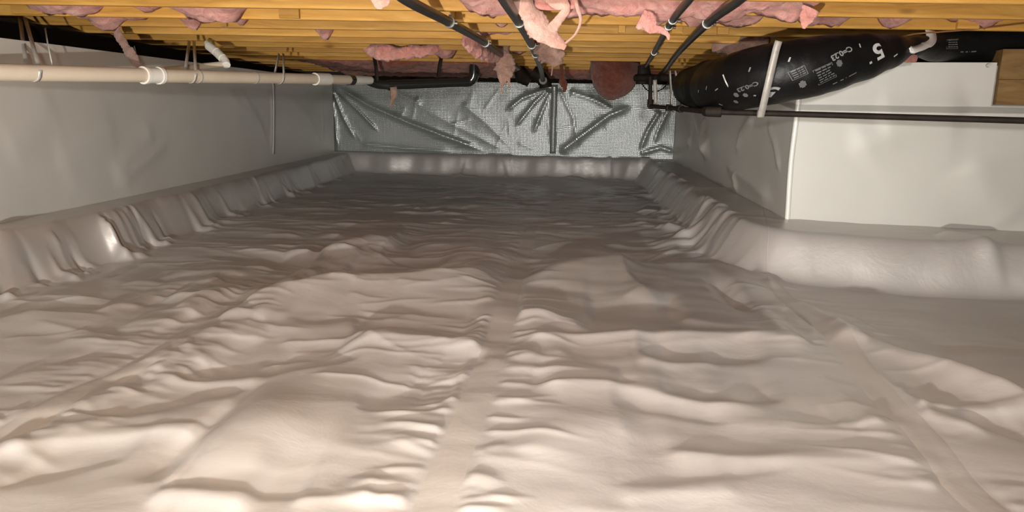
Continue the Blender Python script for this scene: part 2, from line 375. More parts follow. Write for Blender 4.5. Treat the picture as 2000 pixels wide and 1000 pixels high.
# right half
r(1.1, 11, 3, (1000, 668), (1080, 664), (1160, 664), (1260, 664), (1380, 664), (1450, 666), (1530, 674), (1594, 684), taper=(.1, .03))
r(1., 6, 3, (1008, 625), (1060, 628), (1110, 635), (1160, 644), taper=(.05, .3)); r(.8, 22, 5, (1030, 562), (1080, 545), (1120, 538), (1200, 528), (1270, 532))
r(.6, 5, 15, (1220, 574), (1296, 592)); r(.5, 12, 12, (1400, 560), (1440, 560), (1465, 590)); r(.8, 5, 3, (1320, 620), (1400, 633), (1480, 645), (1580, 656))
r(1.1, 13, 4, (1636, 666), (1720, 690), (1800, 722), (1880, 755), (2040, 818), taper=(.03, 0)); r(.6, 8, 3, (1645, 664), (1740, 670), (1860, 680), (2040, 696), taper=(.03, 0))
r(.9, 14, 3, (1790, 800), (1870, 808), (1960, 815), (2040, 822), taper=(.05, 0)); r(.7, 10, 4, (1785, 813), (1860, 835), (1950, 860)); r(.6, 4, 2, (1620, 648), (1660, 650), (1720, 650))
r(.9, 18, 3, (1030, 766), (1120, 758), (1220, 762), (1300, 778), (1400, 792), (1520, 795)); r(.5, 8, 3, (1240, 712), (1300, 716), (1370, 714), (1415, 720)); r(.4, 15, 5, (1000, 708), (1040, 700), (1110, 690))
r(.6, 30, 4, (1280, 884), (1400, 895), (1560, 900), (1700, 905), (1880, 905)); r(.4, 30, 15, (1000, 900), (1100, 860), (1180, 850), (1270, 850)); r(.6, 4, 2, (1640, 836), (1690, 830), (1735, 832)); r(.4, 15, 4, (1200, 976), (1330, 965), (1470, 965))
d(1.1, 8, 13, (1030, 650), (1150, 655), (1250, 645), (1400, 645), (1500, 655), (1610, 660)); d(.5, 15, 12, (1140, 610), (1250, 612), (1360, 620)); d(1., 5, 14, (1000, 552), (1060, 525), (1150, 515), (1250, 510), (1340, 520))
d(.9, 4, 5, (1385, 572), (1420, 578), (1450, 600), (1490, 614)); d(.9, 5, 10, (1240, 690), (1290, 700), (1320, 708), (1400, 706), (1520, 698)); d(.9, 4, 4, (1020, 756), (1100, 750), (1200, 750), (1260, 756))
d(.8, 8, 10, (1290, 760), (1350, 775), (1420, 782), (1500, 775), (1550, 770)); d(.6, 6, 6, (1190, 790), (1250, 800), (1330, 810), (1440, 826)); d(.6, 4, 18, (1280, 868), (1350, 880), (1450, 884), (1600, 880), (1820, 885))
d(.5, 8, 8, (1180, 945), (1280, 945), (1380, 935), (1500, 920), (1570, 912)); d(1., 4, 8, (1690, 680), (1780, 712), (1860, 735), (2040, 785), taper=(.05, 0)); d(.3, 30, 30, (1580, 610), (1750, 600), (1880, 610), (2040, 620), taper=(.1, 0))
d(.8, 4, 3, (1780, 792), (1860, 795), (1930, 798), (2040, 806), taper=(.05, 0)); d(.9, 6, 5, (1820, 810), (1900, 830), (1960, 850), (2030, 870), taper=(.05, 0)); d(.4, 10, 10, (1550, 815), (1620, 830), (1710, 845)); d(.5, 4, 4, (1040, 720), (1120, 712), (1210, 728))
acc = np.zeros(len(ax)); lam = 0.26
for j in range(1, len(ay)):
    dy = ay[j]-ay[j-1]; acc = (acc + SL.Z[j]*dy)*math.exp(-dy/lam); FR.Z[j] += acc
# gathers either side of the taped seams
TAPES = [[(832, 1040), (862, 955), (905, 850), (930, 780), (962, 690), (985, 620), (1003, 550), (1020, 500), (1040, 440)],
         [(-120, 905), (40, 838), (170, 765), (290, 708), (400, 640), (500, 580), (580, 535), (640, 500), (700, 470)],
         [(1940, 1010), (1880, 950), (1800, 850), (1740, 790), (1670, 705), (1620, 655), (1560, 605), (1505, 555)]]
for ti, tp in enumerate(TAPES):
    P = catmull([Vector((*q, 0)) for q in G(*tp)], 24)
    for i in range(3, len(P)-3):
        d = (P[i+1]-P[i-1]); dn = d.normalized(); nrm = Vector((dn.y, -dn.x, 0))
        for sd in (-1, 1):
            k = max(1, int(d.length/2/0.05))
            for _ in range(k):
                if random.random() < (.5 if sd < 0 else .8, .72, .8)[ti]: continue
                b = P[i] + d*random.uniform(-.5, .5); ln = random.uniform(.06, .30)*(1.3 if ti == 2 else 1)
                a = b + nrm*sd*0.045; e = a + nrm*sd*ln + dn*random.uniform(-.06, .06) + Vector((0, random.uniform(-.04, .04), 0))
                mid = (a+e)/2 + dn*random.uniform(-.012, .012)
                FR.fold([a[:2], mid[:2], e[:2]], random.uniform(.0015, (.0065, .0045, .005)[ti]), random.uniform(.012, .022), None, (.12, .6))
# loose random creases, mostly running across the room
for _ in range(45):
    y = random.uniform(1.2, 4.0); x = random.uniform(-2.0, 2.2); ln = random.uniform(.2, .8); a = random.gauss(0.05, .22)
    dx, dy = math.cos(a)*ln/2, math.sin(a)*ln/2; w = random.uniform(.02, .05)
    FR.fold([(x-dx, y-dy), (x, y+random.uniform(-.03, .03)), (x+dx, y+dy)], random.uniform(.002, .006), w*1.5, w*1.2, (.35, .35), 1.15)
for _ in range(330):
    y = random.uniform(3.6, 8.4); x = random.uniform(-2.2, 1.2); ln = random.uniform(.2, 1.0); a = random.gauss(0.0, .35)
    dx, dy = math.cos(a)*ln/2, math.sin(a)*ln/2; w = random.uniform(.02, .06)
    FR.fold([(x-dx, y-dy), (x, y+random.uniform(-.05, .05)), (x+dx, y+dy)], random.uniform(.003, .009), w*1.2, w*.9, (.3, .3), 1.15)
for _ in range(75):                                  # short sharp creases over the left half
    y = random.uniform(1.9, 3.8); x = random.uniform(-1.9, -.25); ln = random.uniform(.15, .5); a = random.gauss(0.1, .3)
    dx, dy = math.cos(a)*ln/2, math.sin(a)*ln/2; w = random.uniform(.012, .026)
    FR.fold([(x-dx, y-dy), (x, y+random.uniform(-.02, .02)), (x+dx, y+dy)], random.uniform(.003, .008), w*1.5, w, (.15, .4), 1.0)
for _ in range(240):                                 # and over the far half
    y = random.uniform(3.7, 7.6); x = random.uniform(-1.9, 1.0); ln = random.uniform(.25, .8); a = random.gauss(0.05, .35)
    dx, dy = math.cos(a)*ln/2, math.sin(a)*ln/2; w = random.uniform(.016, .034)
    FR.fold([(x-dx, y-dy), (x, y+random.uniform(-.04, .04)), (x+dx, y+dy)], random.uniform(.004, .010), w*1.3, w, (.15, .4), 1.0)
# puckers down the left footing, in loose clusters
for yc, n, hh in [(2.75, 5, .020), (3.05, 6, .024), (3.35, 7, .030), (3.62, 8, .032), (3.95, 6, .022), (4.4, 5, .016), (5.0, 5, .018), (5.6, 6, .020), (6.3, 7, .018), (7.1, 6, .016), (7.8, 4, .014)]:
    for _ in range(n):
        y = yc+random.uniform(-.17, .17); x0 = XL(y)+random.uniform(.19, .26); ln = random.uniform(.12, .26)
        FR.fold([(x0, y+.03), (x0+ln*.5, y+.005), (x0+ln, y-random.uniform(.0, .07))], random.choice((-1, 1, 1))*random.uniform(.6, 1.5)*hh, random.uniform(.016, .034), None, (.3, .3))
# drape over the side of the block: hanging folds, strongest at the bend by its corner
for _ in range(60):
    y0 = random.uniform(-.02, 1.2) if random.random() < .5 else random.uniform(.2, 4.4); th = random.uniform(-.35, .3)
    d = Vector((-math.cos(th), -math.sin(th), 0)); b = Vector((XJ(CY+y0), CY+y0, 0)) + d*random.uniform(.20, .36); ln = random.uniform(.15, .45)
    e = b + d*ln + Vector((random.uniform(-.05, .05), random.uniform(-.15, .1), 0))
    FR.fold([b[:2], ((b+e)/2)[:2], e[:2]], random.choice((-1, 1, 1))*random.uniform(.008, .030), random.uniform(.02, .045), None, (.3, .3))
# right footing: a few soft dents
FR.fold([(1.85, 3.55), (1.98, 3.42), (2.06, 3.25)], .03, .05, .03, (.2, .3))
FR.fold([(1.02, 3.55), (1.03, 3.35), (1.0, 3.15)], .02, .03, .03, (.2, .3))
FR.fold([(2.05, 3.28), (2.35, 3.22), (2.7, 3.18)], .02, .04, .03, (.2, .3))
for _ in range(26):                                  # creases along the back footing
    x = random.uniform(-2.4, 1.2); y = YB(x)-random.uniform(.10, .40); ln = random.uniform(.1, .5); a = random.gauss(0, .5)
    FR.fold([(x-ln/2*math.cos(a), y-ln/2*math.sin(a)), (x, y+.02), (x+ln/2*math.cos(a), y+ln/2*math.sin(a))], random.uniform(.008, .026), .03, .02)
FR.Z += 0.004*np_noise(X*6, Y*9, 31)
inside = (X > XL(Y)-0.03) & (Y < YB(X)+0.03) & ~((X > XJ(Y)+0.03) & (Y > YR(X)+0.03))
floor = link('floor', grid_mesh('floor', X, Y, FR.Z, inside), M_FLOOR); tag(floor, 'wrinkled white plastic sheet over the ground and the footings', kind='structure')

def tape_strip(px, width, name='seam_tape', parent=floor, mat=None):
    P = catmull([Vector((*q, 0)) for q in G(*px)], 30); v = []; fc = []; n = 7
    for i, p in enumerate(P):
        d = (P[min(i+1, len(P)-1)]-P[max(i-1, 0)]).normalized(); nrm = Vector((d.y, -d.x, 0))
        for k in range(n):
            q = p + nrm*width*(k/(n-1)-.5); v.append((q.x, q.y, FR.sample(q.x, q.y)+(.0020 if 0 < k < n-1 else -.0005)))
    for i in range(len(P)-1):
        for k in range(n-1): fc.append((i*n+k, i*n+k+1, (i+1)*n+k+1, (i+1)*n+k))
    return MB().add(v, fc).build(name, mat or M_TAPE, parent, autos=False)
for tp in TAPES: tape_strip(tp, 0.085)
tape_strip([(1484, 455), (1486, 490), (1492, 525), (1500, 560)], 0.007, 'sheet_edge')

# ------------------------------------------------------------------ walls: foundation coloured dark for shade, with a hung sheet in front
def wall_sheet(name, A, B, z0, ztop, mat, folds=(), step=0.012, seed=1, amp=0.01, curl=0.0, parent=None):
    """sheet between plan points A and B (room on the left of A->B seen from above ... normal given by n)"""
    A = Vector((*A, 0)); B = Vector((*B, 0)); L = (B-A).length; t = (B-A)/L; n = Vector((-t.y, t.x, 0))
    us = np.linspace(0, L, max(3, int(L/step))); vs = np.linspace(z0, 1.0, max(3, int((1.0-z0)/step)))
    R = Relief(us, vs); R.Z += 0.012 + amp*np_noise(R.X*0.8, R.Y*0.8, seed) + amp*.5*np_noise(R.X*2.2, R.Y*1.7, seed+1)
    for fo in folds: R.fold(*fo)
    R.Z = np.maximum(R.Z, 0.002)
    zt = np.array([ztop(u) if callable(ztop) else ztop for u in us])
    Zr = z0 + (R.Y-z0)/(1.0-z0)*(zt[None, :]-z0)
    PX = A.x + t.x*R.X + n.x*R.Z; PY = A.y + t.y*R.X + n.y*R.Z
    return link(name, grid_mesh(name, PX, PY, Zr), mat, parent)
def wall_uv(A, B, z0, zt):
    """function pixel -> (u, v) in that sheet's own axes"""
    A = Vector((*A, 0)); B = Vector((*B, 0)); t = (B-A).normalized(); n = Vector((t.y, -t.x, 0))
    def fn(*p):
        out = []
        for x, y in p:
            q = atplane(x, y, A, n); u = (q-A).dot(t); z = zt(u) if callable(zt) else zt
            out.append((u, z0+(q.z-z0)/(z-z0)*(1.0-z0)))
        return out
    return fn
Z0 = 0.14
# left wall (A far -> B near so that the room lies on the sheet's side)
LA, LB = (XL(8.88), 8.88), (XL(YF), YF)
ltop = lambda u: 1.115 - 0.012*u
uv = wall_uv(LA, LB, Z0, ltop); fl = []
for a, h, w in [([(527, 165), (529, 230), (527, 300)], .020, .025), ([(440, 180), (490, 230), (522, 280)], .012, .05), ([(460, 170), (500, 230), (525, 290)], .010, .04),
                ([(300, 250), (240, 310), (215, 365)], .020, .07), ([(330, 270), (260, 330), (218, 368)], .014, .04), ([(100, 330), (150, 290), (230, 250)], .016, .10),
                ([(560, 190), (600, 230), (630, 290)], .012, .05), ([(400, 190), (330, 230), (260, 260)], .012, .10), ([(0, 300), (60, 240), (100, 180)], .012, .10),
                ([(625, 170), (628, 230), (630, 290)], .02, .03)]:
    fl.append((uv(*a), h*.5, w, None, (.2, .2)))
mw = MB(); mw.prism([LA, LB, (LB[0]-.5, LB[1]), (LA[0]-.5, LA[1])], 0, 1.0); mw.prism([(LA[0]-.3, LA[1]), (LB[0]-.3, LB[1]), (LB[0]-.5, LB[1]), (LA[0]-.5, LA[1])], 1.001, JZ-.003)
wl = mw.build('wall_left', M_SILL, smooth=False); tag(wl, 'dark foundation wall behind a white sheet, left side', kind='structure')
wall_sheet('wall_liner', LA, LB, Z0, ltop, M_WALL, fl, .016, 5, .012, parent=wl)
# back wall
BA, BB = (XJ(8.75)+.05, YB(XJ(8.75)+.05)), (XL(8.95)-.05, YB(XL(8.95)-.05))
btop = lambda u: 1.115
uv = wall_uv(BA, BB, Z0, btop); fb = []
for a, h, w in [([(650, 168), (700, 215), (745, 262)], .030, .035), ([(655, 166), (720, 205), (800, 240), (955, 298)], .045, .06), ([(648, 170), (672, 230), (697, 276)], .030, .035), ([(645, 170), (655, 230), (660, 290)], .035, .03),
                ([(1072, 172), (1020, 192), (985, 220)], .035, .04), ([(1074, 172), (1045, 200), (1005, 250)], .035, .04), ([(1078, 175), (1060, 215), (1040, 265)], .03, .04), ([(1080, 170), (1080, 230), (1082, 300)], .035, .045),
                ([(1090, 300), (1140, 262), (1190, 225), (1240, 205)], .05, .07), ([(1110, 178), (1160, 195), (1200, 215)], .03, .07), ([(1290, 215), (1265, 255), (1248, 298)], .04, .04), ([(1310, 205), (1285, 255), (1275, 285)], .03, .04),
                ([(1332, 190), (1330, 240), (1322, 295)], .05, .05), ([(1248, 300), (1290, 288), (1320, 298)], .03, .04), ([(1090, 170), (1120, 230), (1130, 295)], .02, .06), ([(900, 200), (950, 240), (1000, 290)], .02, .08),
                ([(700, 280), (800, 290), (900, 297)], .02, .05), ([(760, 170), (860, 230), (1000, 300)], .02, .08)]:
    fb.append((uv(*a), h*.55, w*.6, None, (.1, .2), 1.05))
for _ in range(26):
    u0 = random.uniform(.2, 4.2); v0 = random.uniform(.3, .95); a = random.uniform(0, 3.14); l = random.uniform(.05, .25)
    fb.append(([(u0-l*math.cos(a), v0-l*math.sin(a)), (u0, v0+.01), (u0+l*math.cos(a), v0+l*math.sin(a))], random.uniform(.002, .006), random.uniform(.010, .03), None, (.3, .3), 1.0))
wb = MB().prism([BA, BB, (BB[0], BB[1]+.2), (BA[0], BA[1]+.2)], 0, JZ-.003).build('wall_back', M_SILL, smooth=False); tag(wb, 'dark foundation wall behind a shiny grey-white sheet at the far end', kind='structure')
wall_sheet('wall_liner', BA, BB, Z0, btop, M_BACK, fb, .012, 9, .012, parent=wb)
# foundation block on the right: its side wall and its front wall share one solid
KA, KB, KC = (XJ(8.95), 8.95), (CX, CY), (XR, YR(XR))
blk = MB().prism([KB, (KA[0], KA[1]), (XR, KA[1]), KC], 0, 1.03).build('wall_right', M_CONC, smooth=False); tag(blk, 'foundation block with a smooth white sheet hung on its front and side', kind='structure')
uv = wall_uv(KB, KA, Z0, 1.045)
KT = 1.045
# room lies on the left of KB->KA, so run the sheet from far to near
SA, SB = KA, KB
A_ = Vector((*SB, 0)); B_ = Vector((*SA, 0)); tS = (B_-A_).normalized(); nS = Vector((-tS.y, tS.x, 0)); LS = (B_-A_).length
def suv(*p):
    out = []
    for x, y in p:
        q = atplane(x, y, A_, nS); out.append(((q-A_).dot(tS), q.z))
    return out
def free_sheet(name, A, t, n, L, z0, z1, mat, folds, step, seed, amp, parent, keepfn=None):
    us = np.linspace(0, L, int(L/step)); vs = np.linspace(z0, z1, int((z1-z0)/step)); R = Relief(us, vs)
    R.Z += .012 + amp*np_noise(R.X*.8, R.Y*.8, seed) + amp*.5*np_noise(R.X*2.2, R.Y*1.7, seed+1)
    for fo in folds: R.fold(*fo)
    R.Z = np.maximum(R.Z, .002); k = keepfn(R.X, R.Y) if keepfn else None
    return link(name, grid_mesh(name, A.x+t.x*R.X+n.x*R.Z, A.y+t.y*R.X+n.y*R.Z, R.Y, k), mat, parent)
fs = []
for a, h, w in [([(1480, 222), (1455, 260), (1440, 300)], .02, .05), ([(1505, 235), (1520, 280), (1530, 340)], .012, .03), ([(1360, 215), (1375, 260), (1390, 310)], .04, .08), ([(1380, 220), (1380, 270), (1385, 305)], .03, .06),
                ([(1420, 320), (1470, 355), (1520, 400)], .02, .05), ([(1440, 340), (1442, 360), (1440, 372)], .02, .04), ([(1345, 230), (1350, 260), (1352, 290)], .04, .08)]:
    fs.append((suv(*a), h, w, None, (.2, .2)))
free_sheet('side_liner', A_, tS, nS, LS, Z0, KT, M_WALL, fs, .014, 14, .010, blk)
A2 = Vector((*KB, 0)); tR = (Vector((*KC, 0))-A2).normalized(); nR = Vector((tR.y, -tR.x, 0)); LR = (Vector((*KC, 0))-A2).length
def ruv(*p):
    out = []
    for x, y in p:
        q = atplane(x, y, A2, nR); out.append(((q-A2).dot(tR), q.z))
    return out
frr = []
for a, h, w in [([(1650, 300), (1760, 250), (1900, 230)], .012, .10), ([(1700, 230), (1800, 215), (1900, 208)], .01, .08), 
                ([(1900, 300), (1930, 380), (1990, 440)], .012, .10)]:
    frr.append((ruv(*a), h, w, None, (.2, .2)))
(bu, bz) = ruv((1940, 203))[0]; bz2 = ruv((1940, 118))[0][1]
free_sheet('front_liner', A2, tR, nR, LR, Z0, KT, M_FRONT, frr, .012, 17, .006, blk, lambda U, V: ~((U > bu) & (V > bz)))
# bright bead where the sheet turns the corner
cb = [Vector((CX-.008+.004*math.sin(z*9), CY-.012, z)) for z in np.linspace(.2, 1.03, 30)]
MB().tube(cb, .014, 10).build('corner_fold', M_WTAPE, blk)
# walls out of view that close the space
w1 = MB().box((XL(YF)-.2, YF-.2, 0), (XR+.2, YF, JZ-.003)).build('wall_front', M_CONC, smooth=False); tag(w1, 'plain foundation wall behind the viewer', kind='structure')
w2 = MB().box((XR, YF, 0), (XR+.2, YR(XR), JZ-.003)).build('wall_side', M_CONC, smooth=False); tag(w2, 'plain foundation wall past the right edge', kind='structure')
# seam tapes on walls
def wall_strip(px, P, n, w, parent, mat=M_WTAPE, off=.03):
    pts = [atplane(x, y, P, n)+n*off for x, y in px]
    return MB().ribbon(catmull(pts, 8), w, .003, Vector((-n.y, n.x, 0))).build('seam_tape', mat, parent, autos=False)
nB = Vector((BB[1]-BA[1], -(BB[0]-BA[0]), 0)).normalized(); nB = nB if nB.y < 0 else -nB
wall_strip([(1083, 166), (1083, 200), (1081, 250), (1080, 300)], Vector((*BA, 0)), nB, .075, wb, M_BACK, off=.045)
nL = Vector((1, .04, 0)).normalized()
wall_strip([(528, 163), (529, 220), (528, 300)], Vector((*LA, 0)), nL, .05, wl, M_WALL, off=.032)

# ------------------------------------------------------------------ ceiling: subfloor on joists
ceil = MB().box((-3.3, YF-.2, JZ+.236), (XR+.3, 9.3, JZ+.255)).build('ceiling', M_SUB, smooth=False); tag(ceil, 'subfloor carried on a row of pine joists', kind='structure')
SK = 0.025
JY = [3.27+0.405*k for k in range(-14, 15)]
def joist_mesh(L, w=.038, h=.235):
    bm = bmesh.new(); bmesh.ops.create_cube(bm, size=1); bmesh.ops.scale(bm, vec=(L, w, h), verts=bm.verts)
    bmesh.ops.bevel(bm, geom=bm.edges[:], offset=.004, segments=1, affect='EDGES'); me = bpy.data.meshes.new('joist'); bm.to_mesh(me); bm.free(); me.materials.append(M_WOOD); return me
JL = XR+.25+3.25; JM = joist_mesh(JL); JMX = (XR+.25-3.25)/2
JO = []
for y in JY:
    if y > 8.75: continue
    o = bpy.data.objects.new('joist', JM); COL.objects.link(o); o.location = (JMX, y+SK*JMX, JZ+.1175); o.rotation_euler = (0, 0, math.atan(SK)); o.parent = ceil; JO.append(o)
def jface(k, x):                                     # y of the near face of joist k at x
    return 3.27+0.405*k + SK*x - .019
# short scabs nailed on joist faces
for (px, py, k, w) in [(75, 22, 1, .16), (447, 52, 2, .035), (572, 35, 1, .10), (1214, 62, 2, .035), (1322, 64, 2, .06), (1412, 66, 2, .06), (1898, 50, 1, .10), (880, 38, 1, .05), (1065, 52, 1, .07)]:
    yk = jface(k, 0); p = aty(px, py, yk); yk = jface(k, p.x)
    MB().box((p.x-w/2, yk-.022, JZ+.004), (p.x+w/2, yk-.001, JZ+.22)).build('scab_block', M_WOOD, ceil, smooth=False)

# ------------------------------------------------------------------ insulation
def batt(name, k, x0, x1, sags, label, mat=M_PINK, base=.10):
    """batt in the bay in front of joist k; sags: (x, depth, half width)"""
    y0 = jface(k-1, 0)+.04; y1 = jface(k, 0)-.003; us = np.linspace(x0, x1, max(8, int((x1-x0)/.02))); vs = np.linspace(0, 1, 16)
    U, V = np.meshgrid(us, vs); YY = y0+(y1-y0)*V + SK*U
    Zb = JZ+base + .05*np_noise(U*3.1+k, V*2+k, 50+k)+.03*np_noise(U*9, V*5+k, 60+k)+.018*np_noise(U*24, V*12, 70+k)+.010*np_noise(U*52, V*20, 90+k)
    for sx, sd, sw in sags: Zb = Zb - (sd+(.035 if k < 3 else .015))*np.exp(-((U-sx)/sw)**2)*(.45+.55*V)
    Zb = np.maximum(np.minimum(Zb, JZ+.16), JZ-(.03 if k < 8 else .075) + .02*np_noise(U*20, V*6, 80+k))
    v = []; R, C = U.shape
    for Zs in (Zb, np.full_like(Zb, JZ+.2)):
        v += [(float(U[j, i]), float(YY[j, i]), float(Zs[j, i])) for j in range(R) for i in range(C)]
    fcs = []; n = R*C
    for j in range(R-1):
        for i in range(C-1):
            a = j*C+i; fcs.append((a, a+C, a+C+1, a+1)); fcs.append((n+a, n+a+1, n+a+C+1, n+a+C))
    for i in range(C-1): fcs.append((i, i+1, n+i+1, n+i)); b = (R-1)*C+i; fcs.append((b, n+b, n+b+1, b+1))
    for j in range(R-1): a = j*C; fcs.append((a, n+a, n+a+C, a+C)); b = a+C-1; fcs.append((b, b+C, n+b+C, n+b))
    o = MB().add(v, fcs).build(name, mat, autos=False); return tag(o, label, 'insulation', 'batts between the joists')
def bx(px, py, k): return aty(px, py, jface(k, 0)).x
G1 = [(bx(p, 15, 0), d, w) for p, d, w in [(930, .10, .10), (1000, .09, .10), (1110, .09, .12), (1200, .10, .14), (1300, .11, .12), (1400, .12, .12), (1500, .10, .14), (1560, .07, .06)]]
batt('insulation_batt', 0, -.9, 1.75, G1, 'thick pink batt in the nearest open bay, sagging over a long stretch', base=.13)
G2 = [(bx(p, 20, 1), d, w) for p, d, w in [(110, .10, .15), (190, .09, .12), (300, .08, .12), (400, .11, .14), (470, .09, .10), (960, .08, .08), (1150, .07, .1), (1275, .10, .08), (1350, .09, .12), (1450, .10, .16), (1580, .10, .10), (1640, .08, .06), (1745, .085, .08), (1850, .05, .20), (1960, .05, .2)]]
batt('insulation_batt', 1, -2.6, 2.75, G2, 'pink batt showing above the second long joist edge', base=.14)
G3 = [(bx(p, 42, 2), d, w) for p, d, w in [(225, .15, .10), (290, .09, .10), (390, .12, .08), (480, .10, .08), (980, .09, .1), (1060, .08, .1)]]
batt('insulation_batt', 2, -2.6, 1.15, G3, 'pink batt showing as small lobes above the third joist edge', base=.15)
G4 = [(bx(p, 66, 3), d, w) for p, d, w in [(300, .08, .12), (640, .14, .08), (930, .12, .14), (1000, .10, .1), (1500, .10, .2)]]
batt('insulation_batt', 3, -2.6, 1.3, G4, 'thin pink batt edge in the fourth bay with a small tuft', base=.15)
G5 = [(bx(p, 88, 5), d, w) for p, d, w in [(740, .16, .14), (800, .15, .16), (860, .16, .10), (1000, .12, .2), (1450, .12, .3)]]
batt('insulation_batt', 6, -2.5, 1.3, G5, 'pink batt sagging low in the deep bay above the black drain elbow', base=.15)
G7 = [(x, d, w) for x, d, w in [(-2.0, .16, .3), (-1.5, .18, .3), (-1.0, .17, .3), (-.5, .15, .3), (.2, .14, .4), (.8, .15, .3), (1.2, .18, .2)]]
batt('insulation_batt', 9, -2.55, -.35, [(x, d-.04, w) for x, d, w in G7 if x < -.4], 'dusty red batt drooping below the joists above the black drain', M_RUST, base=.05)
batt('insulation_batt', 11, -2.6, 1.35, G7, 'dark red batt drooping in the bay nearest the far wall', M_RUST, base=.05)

def rag(name, pts, label, mat, squash=.45, wob=.35, wobs=18, n=14, seed=0, cat='insulation', parent=None):
    """torn tuft: pts = (px, py, depth Y, radius m)"""
    n = n*2; C = catmull([aty(a, b, c) for a, b, c, r in pts], 18); m = len(pts); R = []
    for i in range(len(C)):
        t = i/(len(C)-1)*(m-1); k = min(int(t), m-2); u = t-k; R.append(pts[k][3]*(1-u)+pts[k+1][3]*u)
    o = MB().tube(C, R, n, squash=squash, wob=wob, wobs=wobs, seed=seed).build(name, mat, parent, autos=False)
    if parent is None: tag(o, label, cat)
    return o
r1 = empty('torn_insulation_strip', aty(1100, 60, 3.05), 'large torn pale pink strip hanging between the two middle pipes', 'insulation')
rag('strip', [(1010, -30, 3.0, .050), (1030, 20, 3.05, .045), (1050, 50, 3.08, .062), (1068, 68, 3.1, .05), (1088, 82, 3.1, .030), (1105, 93, 3.1, .012)], None, M_PALE, seed=1, parent=r1, wob=.22)
rag('strand', [(1075, -20, 3.05, .05), (1090, 0, 3.05, .035), (1105, 18, 3.05, .018), (1090, 40, 3.08, .022), (1075, 60, 3.1, .03)], None, M_PALE, seed=2, parent=r1, wob=.2)
rag('strand', [(1120, -15, 3.0, .010), (1128, 15, 3.02, .010), (1134, 40, 3.05, .008), (1124, 66, 3.07, .007), (1105, 84, 3.1, .008)], None, M_PALE, squash=.6, seed=3, parent=r1, wob=.2, n=8)
rag('strand', [(1020, 0, 3.1, .03), (1060, 8, 3.1, .022), (1095, 10, 3.1, .02), (1130, 2, 3.1, .03)], None, M_PINK, seed=4, parent=r1, wob=.2)
r2 = empty('torn_insulation_rag', aty(1080, 110, 4.6), 'dusty brown pink rag dangling below the big torn strip', 'insulation')
rag('rag', [(1062, 70, 4.5, .05), (1072, 95, 4.5, .085), (1084, 112, 4.5, .06), (1090, 128, 4.5, .025)], None, M_BROWN, seed=5, parent=r2, wob=.5)
rag('strand', [(1080, 115, 4.5, .02), (1079, 132, 4.5, .006), (1077, 148, 4.5, .003)], None, M_BROWN, seed=6, parent=r2, n=6)
r3 = empty('torn_insulation_rag', aty(983, 130, 5.2), 'long brownish rag hanging beside the left middle pipe end', 'insulation')
rag('rag', [(978, 90, 5.2, .05), (982, 112, 5.2, .06), (986, 135, 5.2, .062), (984, 152, 5.2, .04), (981, 165, 5.2, .016)], None, M_BROWN, seed=7, parent=r3, wob=.4)
rag('strand', [(982, 155, 5.2, .02), (980, 170, 5.2, .008), (979, 181, 5.2, .010)], None, M_BROWN, seed=8, parent=r3, n=6)
rag('strand', [(993, 145, 5.2, .02), (994, 160, 5.2, .008), (996, 171, 5.2, .006)], None, M_BROWN, seed=9, parent=r3, n=6)
rag('insulation_tuft', [(904, 78, 4.35, .025), (920, 86, 4.45, .05), (938, 97, 4.6, .06), (958, 106, 4.9, .05), (980, 111, 5.3, .035)], 'pink tuft pushed down behind the left black pipe', M_PINK, seed=10)
rag('insulation_tuft', [(742, -14, 2.6, .04), (742, 2, 2.6, .034), (741, 12, 2.6, .022), (741, 18, 2.6, .008)], 'small bright tuft at the top edge in front of the joists', M_PALE, seed=11, wob=.2)
rag('insulation_tuft', [(226, 52, 4.04, .022), (234, 74, 4.04, .024), (246, 92, 4.02, .026), (258, 108, 3.98, .028), (268, 124, 3.94, .02), (280, 133, 3.92, .008)], 'thin dark brown tuft dangling to the cream pipe coupling', M_BROWN, seed=12)
rag('insulation_tuft', [(1250, 36, 3.1, .04), (1268, 45, 3.1, .036), (1272, 56, 3.1, .022), (1290, 58, 3.1, .016), (1303, 68, 3.1, .008), (1306, 78, 3.1, .003)], 'pink tongue of fibre drooping by the thin right pipe', M_PINK, seed=13)
rag('insulation_tuft', [(1585, 18, 3.0, .04), (1578, 32, 3.0, .030), (1572, 46, 3.0, .014), (1570, 56, 3.0, .005)], 'pointed pink tuft over the black duct strap', M_PINK, seed=14)
rag('insulation_tuft', [(715, 96, 5.3, .03), (745, 102, 5.2, .055), (790, 103, 5.2, .045), (830, 98, 5.2, .04), (868, 92, 5.3, .02)], 'sagging pink tuft above the black drain elbow', M_PINK, seed=15, squash=.8)
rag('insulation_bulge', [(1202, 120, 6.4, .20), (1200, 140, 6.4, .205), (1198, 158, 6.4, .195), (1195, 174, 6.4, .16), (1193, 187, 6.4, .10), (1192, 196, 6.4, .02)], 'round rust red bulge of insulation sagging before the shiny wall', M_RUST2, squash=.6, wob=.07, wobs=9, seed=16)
rag('insulation_tuft', [(1096, 121, 6.515, .018), (1098, 150, 6.515, .02), (1100, 160, 6.515, .03), (1103, 172, 6.515, .022), (1100, 180, 6.515, .008)], 'small dark scrap dangling right of the middle pipe end', M_RUST2, seed=17)
rag('insulation_tuft', [(1395, 85, 4.6, .05), (1450, 90, 4.5, .06), (1500, 92, 4.4, .05)], 'dark pink fibre packed above the black duct', M_BROWN, seed=18)

